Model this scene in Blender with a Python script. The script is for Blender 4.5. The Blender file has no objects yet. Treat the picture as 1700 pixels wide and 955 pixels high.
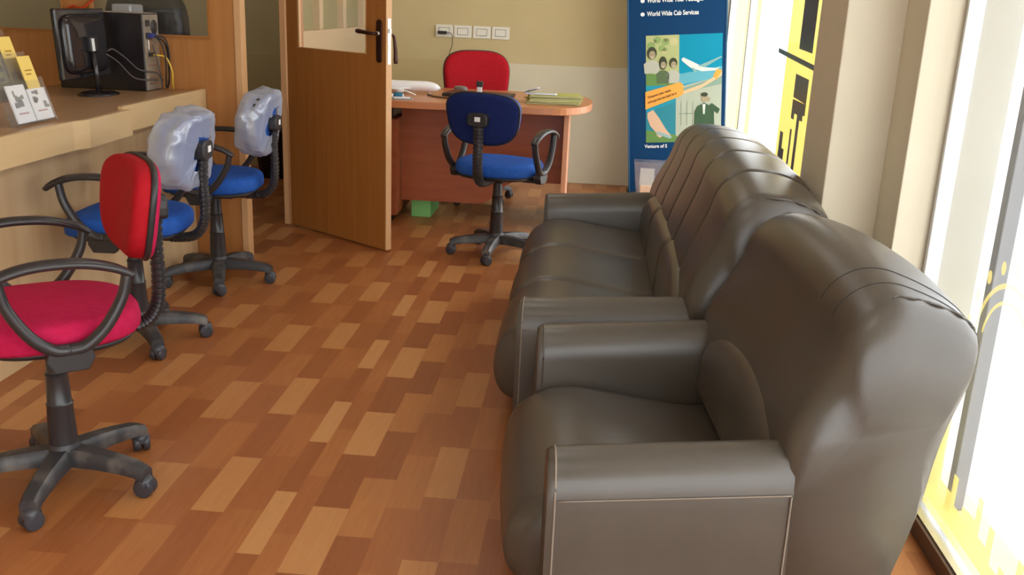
import bpy, bmesh, math, random
from mathutils import Vector, Matrix, Euler, noise
random.seed(7)
PI = math.pi
scn = bpy.context.scene
C = scn.collection

# ------------------------------------------------------------------ camera, light, exposure
cam_d = bpy.data.cameras.new('camera'); cam = bpy.data.objects.new('camera', cam_d); C.objects.link(cam)
def cam_basis(f, vp, nad):
    d = Vector((vp[0]-850, -(vp[1]-477.5), -f)).normalized()
    up = -Vector((nad[0]-850, -(nad[1]-477.5), -f)).normalized()
    y = (d - up*d.dot(up)).normalized(); x = y.cross(up)
    return Matrix((x, y, up))
cam.matrix_world = Matrix.Translation((0, 0, 1.38)) @ cam_basis(1580, (984, 0), (627, 5800)).to_4x4()
cam_d.sensor_width = 36; cam_d.lens = 1580/1700*36; cam_d.clip_start = .05
scn.camera = cam
scn.view_settings.view_transform = 'Standard'; scn.view_settings.look = 'None'
scn.view_settings.gamma = 1; scn.view_settings.use_curve_mapping = False
scn.view_settings.exposure = 0.0

w = bpy.data.worlds.new('sky'); scn.world = w; w.use_nodes = True
nt = w.node_tree; bg = nt.nodes['Background']
bg.inputs[0].default_value = (.93, .97, 1.0, 1); bg.inputs[1].default_value = 4.6

def area(name, loc, rot, sx, sy, power, col=(1, .95, .88)):
    l = bpy.data.lights.new(name, 'AREA'); l.shape = 'RECTANGLE'; l.size = sx; l.size_y = sy
    l.energy = power; l.color = col
    o = bpy.data.objects.new(name, l); C.objects.link(o); o.location = loc; o.rotation_euler = rot
    return o
# added ceiling fill lights, none in view (each just under its fixture built below)
FILL_PANELS = [(-.75, 1.0), (-.75, 3.3), (-.75, 5.9), (-3.1, 6.4)]
for px_, py_ in FILL_PANELS:
    area('added_fill_light', (px_, py_, 2.79), (0, 0, 0), .6, 1.2, 6)

# ------------------------------------------------------------------ materials
def mat(name, col, rough=.5, metal=0, spec=.5, **k):
    m = bpy.data.materials.new(name); m.use_nodes = True
    b = m.node_tree.nodes['Principled BSDF']
    b.inputs['Base Color'].default_value = (*col, 1); b.inputs['Roughness'].default_value = rough
    b.inputs['Metallic'].default_value = metal; b.inputs['Specular IOR Level'].default_value = spec
    for n, v in k.items(): b.inputs[n.replace('_', ' ')].default_value = v
    return m
def nodes(m): return m.node_tree, m.node_tree.nodes, m.node_tree.links, m.node_tree.nodes['Principled BSDF']
def noisy(m, c2, scale=8, stretch=(1, 1, 1), detail=4, lo=.35, hi=.65, bump=0, bscale=None, bdist=.002):
    t, N, L, b = nodes(m)
    co = N.new('ShaderNodeTexCoord'); mp = N.new('ShaderNodeMapping'); mp.inputs['Scale'].default_value = stretch
    nz = N.new('ShaderNodeTexNoise'); nz.inputs['Scale'].default_value = scale; nz.inputs['Detail'].default_value = detail
    cr = N.new('ShaderNodeValToRGB'); cr.color_ramp.elements[0].position = lo; cr.color_ramp.elements[1].position = hi
    cr.color_ramp.elements[0].color = b.inputs['Base Color'].default_value; cr.color_ramp.elements[1].color = (*c2, 1)
    L.new(co.outputs['Object'], mp.inputs[0]); L.new(mp.outputs[0], nz.inputs['Vector'])
    L.new(nz.outputs['Fac'], cr.inputs[0]); L.new(cr.outputs[0], b.inputs['Base Color'])
    if bump:
        n2 = N.new('ShaderNodeTexNoise'); n2.inputs['Scale'].default_value = bscale or scale*4; n2.inputs['Detail'].default_value = 3
        bp = N.new('ShaderNodeBump'); bp.inputs['Strength'].default_value = bump; bp.inputs['Distance'].default_value = bdist
        L.new(co.outputs['Object'], n2.inputs['Vector']); L.new(n2.outputs['Fac'], bp.inputs['Height'])
        L.new(bp.outputs[0], b.inputs['Normal'])
    return m
def see_through(name, col, alpha, rough=.1, gloss=.15):
    """clear plastic or glass: mostly straight-through, some diffuse tint, some gloss"""
    m = bpy.data.materials.new(name); m.use_nodes = True
    t = m.node_tree; N = t.nodes; L = t.links; N.remove(N['Principled BSDF'])
    out = N['Material Output']
    tr = N.new('ShaderNodeBsdfTransparent'); tr.inputs[0].default_value = (1, 1, 1, 1)
    di = N.new('ShaderNodeBsdfDiffuse'); di.inputs[0].default_value = (*col, 1)
    tl = N.new('ShaderNodeBsdfTranslucent'); tl.inputs[0].default_value = (*col, 1)
    gl = N.new('ShaderNodeBsdfGlossy'); gl.inputs['Roughness'].default_value = rough
    a = N.new('ShaderNodeMixShader'); a.inputs[0].default_value = .5; L.new(di.outputs[0], a.inputs[1]); L.new(tl.outputs[0], a.inputs[2])
    b = N.new('ShaderNodeMixShader'); b.inputs[0].default_value = alpha; L.new(tr.outputs[0], b.inputs[1]); L.new(a.outputs[0], b.inputs[2])
    c = N.new('ShaderNodeMixShader'); c.inputs[0].default_value = gloss; L.new(b.outputs[0], c.inputs[1]); L.new(gl.outputs[0], c.inputs[2])
    L.new(c.outputs[0], out.inputs[0]); m['mix'] = alpha
    return m

M = {}
M['leather'] = noisy(mat('leather', (.066, .054, .042), .33, spec=.6), (.078, .064, .050), 5, bump=.25, bscale=420, bdist=.0008)
M['thread'] = mat('thread', (.21, .165, .125), .7)
M['sofa_foot'] = mat('sofa_foot', (.02, .018, .016), .5)
M['wall'] = noisy(mat('wall_paint', (.58, .475, .25), .75), (.61, .505, .275), 2.2, bump=.08, bscale=60)
M['dado'] = noisy(mat('dado_paint_lit', (.66, .61, .44), .5), (.70, .645, .47), 2.0)
M['dado_left'] = noisy(mat('dado_paint_olive', (.56, .45, .22), .55), (.59, .48, .24), 2.0)
M['pillar'] = noisy(mat('pillar_paint', (.62, .56, .43), .7), (.65, .585, .455), 3)
M['pillar_outer'] = noisy(mat('outer_wall_paint', (.46, .445, .38), .8), (.50, .48, .42), 3)
M['ceiling'] = mat('ceiling_paint', (.72, .68, .58), .9)
M['orange_wood'] = noisy(mat('orange_veneer', (.42, .165, .042), .42), (.50, .215, .062), 3.0, (9, 9, .55), lo=.3, hi=.7)
M['door_wood'] = noisy(mat('door_veneer', (.37, .135, .026), .36), (.43, .17, .04), 3.0, (10, 10, .5), lo=.3, hi=.7)
M['door_edge'] = noisy(mat('door_edge_strip', (.62, .34, .15), .45), (.66, .38, .18), 4, (4, 4, .5))
M['counter'] = noisy(mat('counter_laminate', (.62, .43, .235), .42), (.52, .34, .17), 2.2, (7, 5, .5), lo=.35, hi=.7)
M['counter_edge'] = noisy(mat('counter_apron_laminate', (.66, .47, .25), .42), (.58, .39, .19), 2.0, (6, .8, 6), lo=.35, hi=.7)
M['counter_top'] = noisy(mat('counter_top_laminate', (.40, .235, .12), .28), (.45, .27, .14), 2.4, (7, .7, 5), lo=.35, hi=.7)
M['desk_top'] = noisy(mat('desk_top_veneer', (.50, .19, .075), .3), (.56, .225, .095), 2.4, (.6, 8, 6))
M['desk_wood'] = noisy(mat('desk_cherry_veneer', (.30, .070, .022), .4), (.37, .10, .032), 2.6, (1.0, 5, 9), lo=.3, hi=.7)
M['desk_leg'] = mat('desk_leg_edge', (.62, .30, .17), .45)
M['black'] = mat('black_plastic', (.022, .02, .021), .42)
M['dark_plastic'] = noisy(mat('dusty_dark_plastic', (.035, .032, .034), .45), (.17, .145, .125), 11, lo=.50, hi=.80)
M['arm_plastic'] = mat('arm_plastic', (.03, .026, .027), .33)
M['wheel'] = mat('caster_plastic', (.04, .038, .045), .38)
M['magenta'] = noisy(mat('magenta_fabric', (.43, .007, .052), .85, spec=.2), (.48, .010, .065), 60, bump=.3, bscale=500, bdist=.0008)
M['red'] = noisy(mat('red_fabric', (.36, .004, .010), .8, spec=.2), (.40, .006, .014), 60, bump=.3, bscale=500, bdist=.0008)
M['blue'] = noisy(mat('blue_fabric', (.016, .080, .36), .8, spec=.2), (.02, .10, .43), 60, bump=.3, bscale=500, bdist=.0008)
M['navy'] = noisy(mat('navy_fabric', (.007, .015, .09), .8, spec=.2), (.009, .02, .11), 60)
M['plastic_wrap'] = see_through('plastic_wrap', (.72, .76, .84), .66, .22, .13)
M['acrylic'] = see_through('clear_acrylic', (.85, .88, .9), .06, .06, .07)
M['glass'] = see_through('window_glass', (.9, .95, .95), .02, .02, .035)
M['chrome'] = mat('bright_metal', (.60, .58, .55), .35, 1)
M['bronze'] = mat('dark_bronze', (.06, .022, .015), .3, .6)
M['alu'] = mat('aluminium', (.55, .55, .55), .35, .9)
M['track'] = mat('dark_bronze_track', (.13, .075, .05), .4, .3)
M['white_paint'] = mat('white_plastic', (.80, .78, .68), .4)
M['cream_frame'] = mat('cream_frame', (.62, .46, .28), .6)
M['frosted'] = mat('frosted_pane', (.33, .29, .15), .35)
M['white'] = mat('white_gloss', (.85, .85, .86), .3)
M['paper'] = mat('paper', (.80, .79, .78), .7)
M['yellow'] = mat('yellow_card', (.78, .55, .12), .55)
M['olive_file'] = mat('olive_card', (.42, .42, .10), .6)
M['grey_metal'] = noisy(mat('dusty_metal', (.32, .27, .21), .5, .4), (.42, .36, .28), 30)
M['case_black'] = mat('case_black', (.012, .008, .009), .35)
M['gloss_black'] = mat('gloss_black', (.02, .016, .018), .12)
M['green'] = mat('green_card', (.20, .52, .16), .6)
M['banner'] = mat('banner_blue', (.002, .040, .120), .65, spec=.15)
M['ink_white'] = mat('ink_white', (.82, .86, .85), .5)
M['yellow_cable'] = mat('yellow_cable', (.75, .48, .05), .5)
M['street'] = noisy(mat('street_paving', (.62, .58, .50), .9), (.7, .66, .58), 2)
M['ledge'] = noisy(mat('ledge_tile', (.66, .47, .22), .5), (.74, .54, .27), 5)
M['yellow_film'] = see_through('yellow_film', (.95, .82, .25), .45, .3, .02)
M['emblem_film'] = see_through('emblem_film', (.80, .66, .22), .62, .3, .0)
M['dark_film'] = mat('dark_vinyl', (.05, .05, .06), .3)
M['olive'] = mat('cabin_paint', (.42, .34, .16), .8)
def ink(name, col): 
    if name not in M: M[name] = mat(name, col, .6, spec=.2)
    return M[name]

# floor: printed vinyl parquet. 1.14 m wide repeat of 12 strips, each a run of 0.33 m blocks in two tones
def floor_material():
    m = mat('parquet_vinyl', (.4, .17, .07), .34, spec=.4); t, N, L, b = nodes(m)
    def math_(op, a, c=None, d=None):
        n = N.new('ShaderNodeMath'); n.operation = op
        for i, v in enumerate((a, c, d)):
            if v is None: continue
            if isinstance(v, (int, float)): n.inputs[i].default_value = v
            else: L.new(v, n.inputs[i])
        return n.outputs[0]
    co = N.new('ShaderNodeTexCoord'); sp = N.new('ShaderNodeSeparateXYZ'); L.new(co.outputs['Object'], sp.inputs[0])
    X, Y = sp.outputs[0], sp.outputs[1]
    u = math_('DIVIDE', math_('ADD', X, 1.54 + 1.14*4), 1.14)
    fu = math_('FRACT', u)
    edges = [-1.54, -1.45, -1.345, -1.245, -1.135, -1.03, -.935, -.829, -.769, -.70, -.60, -.50]
    ph = [.475, .15, .38, .235, .55, .305, .0, .115, .55, .045, .233, .40]
    hi = [.80, .50, .42, .72, .50, .80, .42, .98, .45, .86, .58, .52]
    lo = [.30, .28, .16, .25, .34, .18, .28, .12, .30, .03, .06, .36]
    cr = N.new('ShaderNodeValToRGB'); cr.color_ramp.interpolation = 'CONSTANT'; L.new(fu, cr.inputs[0])
    el = cr.color_ramp.elements
    while len(el) < 12: el.new(.5)
    for i, e in enumerate(edges): el[i].position = (e+1.54)/1.14
    for i in range(12): el[i].color = (ph[i]/.66, hi[i], lo[i], 1)
    sc = N.new('ShaderNodeSeparateColor'); L.new(cr.outputs[0], sc.inputs[0])
    v = math_('SUBTRACT', math_('DIVIDE', math_('ADD', Y, 6.6), .66), sc.outputs[0])
    fv = math_('FRACT', v); first = math_('LESS_THAN', fv, .5)
    tone = math_('ADD', math_('MULTIPLY', first, sc.outputs[1]), math_('MULTIPLY', math_('SUBTRACT', 1, first), sc.outputs[2]))
    # small per-block variation
    blk = math_('FLOOR', math_('MULTIPLY', v, 2)); cmb = N.new('ShaderNodeCombineXYZ')
    L.new(math_('FLOOR', math_('MULTIPLY', X, 10)), cmb.inputs[0]); L.new(blk, cmb.inputs[1]); L.new(sc.outputs[1], cmb.inputs[2])
    wn = N.new('ShaderNodeTexWhiteNoise'); L.new(cmb.outputs[0], wn.inputs[0])
    tone = math_('ADD', tone, math_('MULTIPLY', math_('SUBTRACT', wn.outputs[0], .5), .06))
    mp = N.new('ShaderNodeMapping'); mp.inputs['Scale'].default_value = (30, 2.2, 1); L.new(co.outputs['Object'], mp.inputs[0])
    nz = N.new('ShaderNodeTexNoise'); nz.inputs['Scale'].default_value = 2.6; nz.inputs['Detail'].default_value = 6; nz.inputs['Distortion'].default_value = .6
    L.new(mp.outputs[0], nz.inputs['Vector'])
    tone = math_('ADD', tone, math_('MULTIPLY', math_('SUBTRACT', nz.outputs['Fac'], .5), .42))
    c2 = N.new('ShaderNodeValToRGB'); L.new(tone, c2.inputs[0]); e = c2.color_ramp.elements
    e[0].position = 0; e[0].color = (.255, .078, .023, 1); e[1].position = 1; e[1].color = (.50, .235, .085, 1)
    n = e.new(.35); n.color = (.335, .112, .033, 1); n = e.new(.65); n.color = (.42, .165, .050, 1)
    L.new(c2.outputs[0], b.inputs['Base Color'])
    n3 = N.new('ShaderNodeTexNoise'); n3.inputs['Scale'].default_value = 3
    L.new(co.outputs['Object'], n3.inputs['Vector'])
    L.new(math_('ADD', math_('MULTIPLY', n3.outputs['Fac'], .16), .30), b.inputs['Roughness'])
    return m
M['floor'] = floor_material()

# ------------------------------------------------------------------ mesh helpers
def obj(name, bm, m, parent=None, smooth=False, bevel=0, seg=2, subsurf=0):
    me = bpy.data.meshes.new(name); bmesh.ops.recalc_face_normals(bm, faces=bm.faces[:]); bm.to_mesh(me); bm.free()
    o = bpy.data.objects.new(name, me); C.objects.link(o)
    for mm in (m if isinstance(m, (list, tuple)) else [m]): me.materials.append(mm)
    if smooth:
        for p in me.polygons: p.use_smooth = True
    if bevel:
        md = o.modifiers.new('bevel', 'BEVEL'); md.width = bevel; md.segments = seg; md.limit_method = 'ANGLE'; md.angle_limit = .6
    if subsurf:
        md = o.modifiers.new('sub', 'SUBSURF'); md.levels = subsurf; md.render_levels = subsurf
    if parent: o.parent = parent
    return o
def tag(o, label=None, cat=None, group=None, kind=None):
    if label: o['label'] = label
    if cat: o['category'] = cat
    if group: o['group'] = group
    if kind: o['kind'] = kind
    return o
def thing(name, label, cat, loc=(0, 0, 0), rz=0, group=None):
    o = bpy.data.objects.new(name, None); C.objects.link(o); o.location = loc; o.rotation_euler = (0, 0, rz)
    o.empty_display_size = .1
    return tag(o, label, cat, group)
def box(bm, x0, x1, y0, y1, z0, z1, mi=0, T=None):
    vs = [Vector((x, y, z)) for x in (x0, x1) for y in (y0, y1) for z in (z0, z1)]
    if T: vs = [T @ v for v in vs]
    v = [bm.verts.new(p) for p in vs]
    for f in ((0, 1, 3, 2), (4, 6, 7, 5), (0, 4, 5, 1), (2, 3, 7, 6), (0, 2, 6, 4), (1, 5, 7, 3)):
        bm.faces.new([v[i] for i in f]).material_index = mi
def bx(x0, x1, y0, y1, z0, z1, T=None):
    bm = bmesh.new(); box(bm, x0, x1, y0, y1, z0, z1, 0, T); return bm
def prism(bm, pts, axis, a, b, mi=0, T=None):
    """pts 2-D outline; extruded along axis from a to b. axis 0: (y,z), 1: (x,z), 2: (x,y)"""
    def P(p, t):
        v = [Vector((t, p[0], p[1])), Vector((p[0], t, p[1])), Vector((p[0], p[1], t))][axis]
        return T @ v if T else v
    A = [bm.verts.new(P(p, a)) for p in pts]; B = [bm.verts.new(P(p, b)) for p in pts]
    n = len(pts)
    for i in range(n): bm.faces.new((A[i], A[(i+1) % n], B[(i+1) % n], B[i])).material_index = mi
    bm.faces.new(A).material_index = mi; bm.faces.new(B[::-1]).material_index = mi
def lathe(bm, prof, c=(0, 0, 0), seg=24, T=None, mi=0):
    """prof list of (r,z)"""
    rings = []
    for r, z in prof:
        ring = []
        for i in range(seg):
            a = 2*PI*i/seg; v = Vector((c[0]+r*math.cos(a), c[1]+r*math.sin(a), c[2]+z))
            ring.append(bm.verts.new(T @ v if T else v))
        rings.append(ring)
    for a, b in zip(rings, rings[1:]):
        for i in range(seg): bm.faces.new((a[i], a[(i+1) % seg], b[(i+1) % seg], b[i])).material_index = mi
    bm.faces.new(rings[0][::-1]).material_index = mi; bm.faces.new(rings[-1]).material_index = mi
def smooth_path(pts, n=6):
    """Catmull-Rom"""
    P = [Vector(p) for p in pts]; P = [P[0]*2-P[1]] + P + [P[-1]*2-P[-2]]; out = []
    for i in range(1, len(P)-2):
        for k in range(n):
            t = k/n; a, b, c, d = P[i-1], P[i], P[i+1], P[i+2]
            out.append(.5*((2*b)+(c-a)*t+(2*a-5*b+4*c-d)*t*t+(3*b-a-3*c+d)*t**3))
    out.append(P[-2]); return out
def tube(bm, path, r, side=None, rb=None, seg=10, mi=0):
    """sweep; r may be list/func of index fraction; side = fixed vector for flat sections; rb = radius along the other axis"""
    n = len(path); rings = []
    for i, p in enumerate(path):
        t = (path[min(i+1, n-1)]-path[max(i-1, 0)]).normalized()
        if side is not None: s = Vector(side)
        else:
            s = t.cross(Vector((0, 0, 1)))
            if s.length < .2: s = t.cross(Vector((0, 1, 0)))
        s = (s-t*s.dot(t)).normalized(); u = t.cross(s)
        f = i/(n-1); ra = r(f) if callable(r) else r; rc = (rb(f) if callable(rb) else rb) if rb is not None else ra
        rings.append([bm.verts.new(p+s*ra*math.cos(2*PI*k/seg)+u*rc*math.sin(2*PI*k/seg)) for k in range(seg)])
    for a, b in zip(rings, rings[1:]):
        for k in range(seg): bm.faces.new((a[k], a[(k+1) % seg], b[(k+1) % seg], b[k])).material_index = mi
    bm.faces.new(rings[0][::-1]); bm.faces.new(rings[-1])
def wire(name, pts, r, m, parent=None, n=8):
    bm = bmesh.new(); tube(bm, smooth_path(pts, n), r, seg=8); return obj(name, bm, m, parent, True)
def grid_closed(bm, rings, caps=True):
    """rings: list of equal-length closed loops of Vectors"""
    R = [[bm.verts.new(p) for p in r] for r in rings]; n = len(R[0])
    for a, b in zip(R, R[1:]):
        for k in range(n): bm.faces.new((a[k], a[(k+1) % n], b[(k+1) % n], b[k]))
    if caps: bm.faces.new(R[0][::-1]); bm.faces.new(R[-1])
    return R
def text_mesh(name, body, size, m, parent, T, align='LEFT', shear=0, stretch=1.0):
    cu = bpy.data.curves.new('t', 'FONT'); cu.body = body; cu.size = size; cu.align_x = align; cu.shear = shear; cu.extrude = .0006; cu.offset = size*.022
    to = bpy.data.objects.new('t', cu); C.objects.link(to)
    bpy.context.view_layer.update()
    me = bpy.data.meshes.new_from_object(to.evaluated_get(bpy.context.evaluated_depsgraph_get()))
    bpy.data.objects.remove(to); me.name = name
    me.transform(T @ Matrix.Diagonal((stretch, 1, 1, 1))); me.materials.clear(); me.materials.append(m)
    o = bpy.data.objects.new(name, me); C.objects.link(o); o.parent = parent
    return o

# ------------------------------------------------------------------ room shell
def struct(name, bm, m, **k): return tag(obj(name, bm, m, **k), kind='structure')
struct('floor', bx(-4.4, 1.02, -2.2, 7.9, -.05, 0), M['floor'])
struct('ceiling', bx(-4.4, 1.3, -2.2, 7.9, 2.85, 2.95), M['ceiling'])
struct('wall_back', bx(-4.4, 1.3, 7.77, 7.9, -.05, 2.85), M['wall'])
struct('wall_left', bx(-4.4, -4.28, -2.2, 7.77, -.05, 2.85), M['wall'])
bm = bmesh.new(); box(bm, -.66, 1.02, 7.757, 7.77, .0, .935); struct('trim_1', bm, M['dado'], bevel=.003); struct('trim_10', bx(-1.80, -.662, 7.758, 7.77, 0, .935), M['dado_left'])       # pale lower panel of the back wall; window light partly put into its colour
bm = bmesh.new(); box(bm, -4.28, -1.88, 7.757, 7.77, .0, .92); struct('trim_2', bm, M['dado_left'], bevel=.003)
# front side of the shop, behind the camera: low sill and an unseen opening sized for the daylight
bm = bmesh.new(); box(bm, -4.4, 1.3, -2.3, -2.2, -.05, .25); box(bm, -4.4, -1.3, -2.3, -2.2, .25, 2.85); box(bm, -1.3, 1.3, -2.3, -2.2, 2.5, 2.85)
struct('wall_front', bm, M['wall'])
# right side: lintel, pillars, low track, glass panes
struct('wall_right', bx(1.02, 1.14, -2.2, 7.77, 2.45, 2.85), M['pillar'])
bm = bmesh.new(); box(bm, .75, 1.14, 2.992, 3.334, 0, 2.85); struct('trim_3', bm, M['pillar'], bevel=.004)
bm = bmesh.new(); box(bm, .92, 1.14, 2.80, 2.992, 0, 2.85); struct('trim_4', bm, M['pillar'], bevel=.003)
bm = bmesh.new(); box(bm, .985, 1.14, 7.45, 7.77, 0, 2.85); struct('trim_5', bm, M['pillar'], bevel=.003)
# window 1: beyond the pillar, runs to the back wall; window 2: beside the armchair
def window(n, y0, y1, posts):
    bm = bmesh.new(); box(bm, 1.035, 1.041, y0+.02, y1-.05, .05, 2.42); w_ = struct('window_%d' % n, bm, M['glass'])
    bm = bmesh.new(); box(bm, 1.012, 1.065, y0, y1, .0, .05); box(bm, 1.012, 1.065, y0, y1, 2.40, 2.45)
    for p in posts: box(bm, 1.015, 1.06, p-.009, p+.009, .05, 2.40)
    obj('window_frame', bm, M['alu'], w_, bevel=.003)
    return w_
win1 = window(1, 3.335, 7.45, (3.36, 6.52, 7.44))
win2 = window(2, -2.2, 2.80, (2.786, .35, -2.18))
bm = bmesh.new(); box(bm, .985, 1.012, -2.2, 2.79, 0, .052); obj('sill_track', bm, M['track'], win2, bevel=.002)
bm = bmesh.new(); box(bm, .996, 1.013, -2.2, 2.79, .052, .058); obj('track_cap', bm, M['chrome'], win2)
# outside: ledge, street and a return of the outer wall with a grey post
struct('trim_6', bx(1.02, 1.24, -2.4, 8.2, -.06, -.004), M['ledge'])
struct('ground', bx(1.24, 60, -30, 60, -.16, -.08), M['street'])
bm = bmesh.new(); box(bm, 1.043, 1.17, 2.785, 2.99, -.004, 2.9); struct('trim_7', bm, M['pillar_outer'])
bm = bmesh.new(); box(bm, 1.145, 1.185, 2.62, 2.66, -.004, 2.9)
tag(obj('steel_post', bm, mat('post_grey', (.20, .20, .21), .5), bevel=.003), 'slim grey upright post outside the glass behind the armchair', 'post')

# housings of the added ceiling fill lights
for i, (px_, py_) in enumerate(FILL_PANELS):
    t = thing('added_ceiling_light', 'added square-edged white ceiling fill panel, %s' % ('nearest the shop front', 'middle one of the row', 'nearest the back wall', 'inside the glazed cabin')[i], 'ceiling light', (px_, py_, 2.85))
    bm = bmesh.new(); box(bm, -.33, .33, -.63, .63, -.05, 0); obj('housing', bm, M['white'], t, bevel=.004)

# ------------------------------------------------------------------ cabin partition and door
struct('wall_cabin', bx(-1.85, -1.80, 5.80, 7.757, 0, .98), M['wall'])
bm = bmesh.new(); box(bm, -1.85, -1.80, 5.80, 7.757, 2.2, 2.85); struct('wall_cabin_top', bm, M['wall'])
cw = tag(obj('window_3', bx(-1.842, -1.836, 5.80, 7.757, .98, 2.2), M['frosted']), kind='structure')
bm = bmesh.new()
box(bm, -1.85, -1.795, 5.80, 7.757, .98, 1.17)
for p in (5.80, 6.42, 7.05, 7.68): box(bm, -1.85, -1.79, p, p+.085, 1.17, 2.2)
obj('window_frame', bm, M['cream_frame'], cw, bevel=.004)
# partition wall across (behind the counter end), with two glazed openings
def partition():
    bm = bmesh.new(); y0, y1 = 4.87, 4.93
    box(bm, -4.28, -1.80, y0, y1, 0, 1.155)
    box(bm, -4.28, -1.80, y0, y1, 2.1, 2.85)
    box(bm, -1.925, -1.80, y0, y1, 1.155, 2.1); box(bm, -2.69, -2.56, y0, y1, 1.155, 2.1); box(bm, -4.28, -3.1, y0, y1, 1.155, 2.1)
    o = struct('wall_partition', bm, M['orange_wood'])
    bm = bmesh.new()
    for a, b in ((-2.56, -1.925), (-3.1, -2.69)):
        box(bm, a, b, 4.86, 4.875, 1.155, 1.165); box(bm, a, a+.01, 4.86, 4.875, 1.165, 2.1); box(bm, b-.01, b, 4.86, 4.875, 1.165, 2.1)
    obj('glazing_bead', bm, M['door_wood'], o)
    g = struct('window_4', bx(-2.56, -1.925, 4.898, 4.902, 1.155, 2.1), M['glass']); g2 = struct('window_5', bx(-3.1, -2.69, 4.898, 4.902, 1.155, 2.1), M['glass'])
    bm = bmesh.new(); box(bm, -1.80, -1.765, 4.862, 4.935, 0, 2.85); obj('edge_strip', bm, M['door_edge'], o, bevel=.002)
    return o
partition()
struct('trim_8', bx(-1.850, -1.815, 5.745, 5.80, 0, 2.85), M['door_edge'], bevel=.003)                             # hinge jamb
bm = bmesh.new(); box(bm, -1.87, -1.80, 4.935, 5.735, 2.1, 2.85); struct('trim_9', bm, M['orange_wood'])

# door leaf: hinge at (-1.80,5.715), free edge at (-1.09,5.18)
hx, hy = -1.800, 5.722
ang = math.atan2(5.187-hy, -1.086-hx); Wd = math.hypot(5.187-hy, -1.086-hx)
door = bpy.data.objects.new('door_1', None); C.objects.link(door); door.location = (hx, hy, 0); door.rotation_euler = (0, 0, ang); tag(door, kind='structure')
T_ = .038
bm = bmesh.new()
gx0, gx1, gz0 = .115, Wd-.165, 1.09
box(bm, .006, Wd-.006, 0, T_, .012, gz0); box(bm, .006, gx0, 0, T_, gz0, 2.08); box(bm, gx1, Wd-.006, 0, T_, gz0, 2.08); box(bm, gx0, gx1, 0, T_, 1.95, 2.08)
obj('door_leaf', bm, M['door_wood'], door)
bm = bmesh.new(); box(bm, Wd-.006, Wd, -.0005, T_+.0005, .012, 2.08); box(bm, 0, .006, -.0005, T_+.0005, .012, 2.08); obj('door_edge', bm, M['door_edge'], door)
bm = bmesh.new(); box(bm, gx0, gx0+.014, -.004, .012, gz0, 1.95); box(bm, gx1-.004, gx1, -.002, .012, gz0, 1.95); box(bm, gx0+.014, gx1-.004, -.002, .012, gz0, gz0+.005)
obj('glazing_bead', bm, M['door_edge'], door)
obj('glass_pane', bx(gx0, gx1, .017, .021, gz0, 1.95), M['glass'], door)
def handle_bm(sgn, y):
    bm = bmesh.new(); R = Matrix.Rotation(-PI/2*sgn, 4, 'X'); 
    return bm
for sgn, yy in ((-1, 0), (1, T_)):
    bm = bmesh.new()
    pts = []
    for k in range(24):
        a = 2*PI*k/24; pts.append((Wd-.054+.022*math.cos(a), 1.165+.115*(1 if math.sin(a) >= 0 else -1)*.80+.022*math.sin(a)))
    y0, y1 = (yy-.009, yy) if sgn < 0 else (yy, yy+.009)
    prism(bm, pts, 1, y0, y1); hp = obj('handle_plate', bm, M['bronze'], door, bevel=.003)
    bm = bmesh.new(); c = Vector((Wd-.054, yy, 1.205))
    if sgn < 0: path = [c, c+Vector((0, -.045, 0)), c+Vector((-.03, -.052, .001)), c+Vector((-.09, -.052, .006)), c+Vector((-.13, -.05, .008))]
    else: path = [c, c+Vector((0, .058, -.01)), c+Vector((.002, .070, -.06)), c+Vector((.006, .072, -.11)), c+Vector((.008, .070, -.16))]
    tube(bm, smooth_path(path, 5), lambda f: .008+.009*max(0, f-.3)*(1 if f < .93 else .6), seg=12); obj('lever', bm, M['bronze'], hp, True)
    bm = bmesh.new(); tube(bm, [c+Vector((0, sgn*.003, 0)), c+Vector((0, sgn*.02, 0))], .012, seg=14); obj('rosette', bm, M['chrome'], hp, True)
bm = bmesh.new(); box(bm, Wd, Wd+.002, .008, .030, 1.045, 1.285); box(bm, Wd, Wd+.012, .012, .026, 1.21, 1.232); box(bm, Wd, Wd+.004, .013, .025, 1.12, 1.15)
obj('lock_plate', bm, M['chrome'], door)

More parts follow.
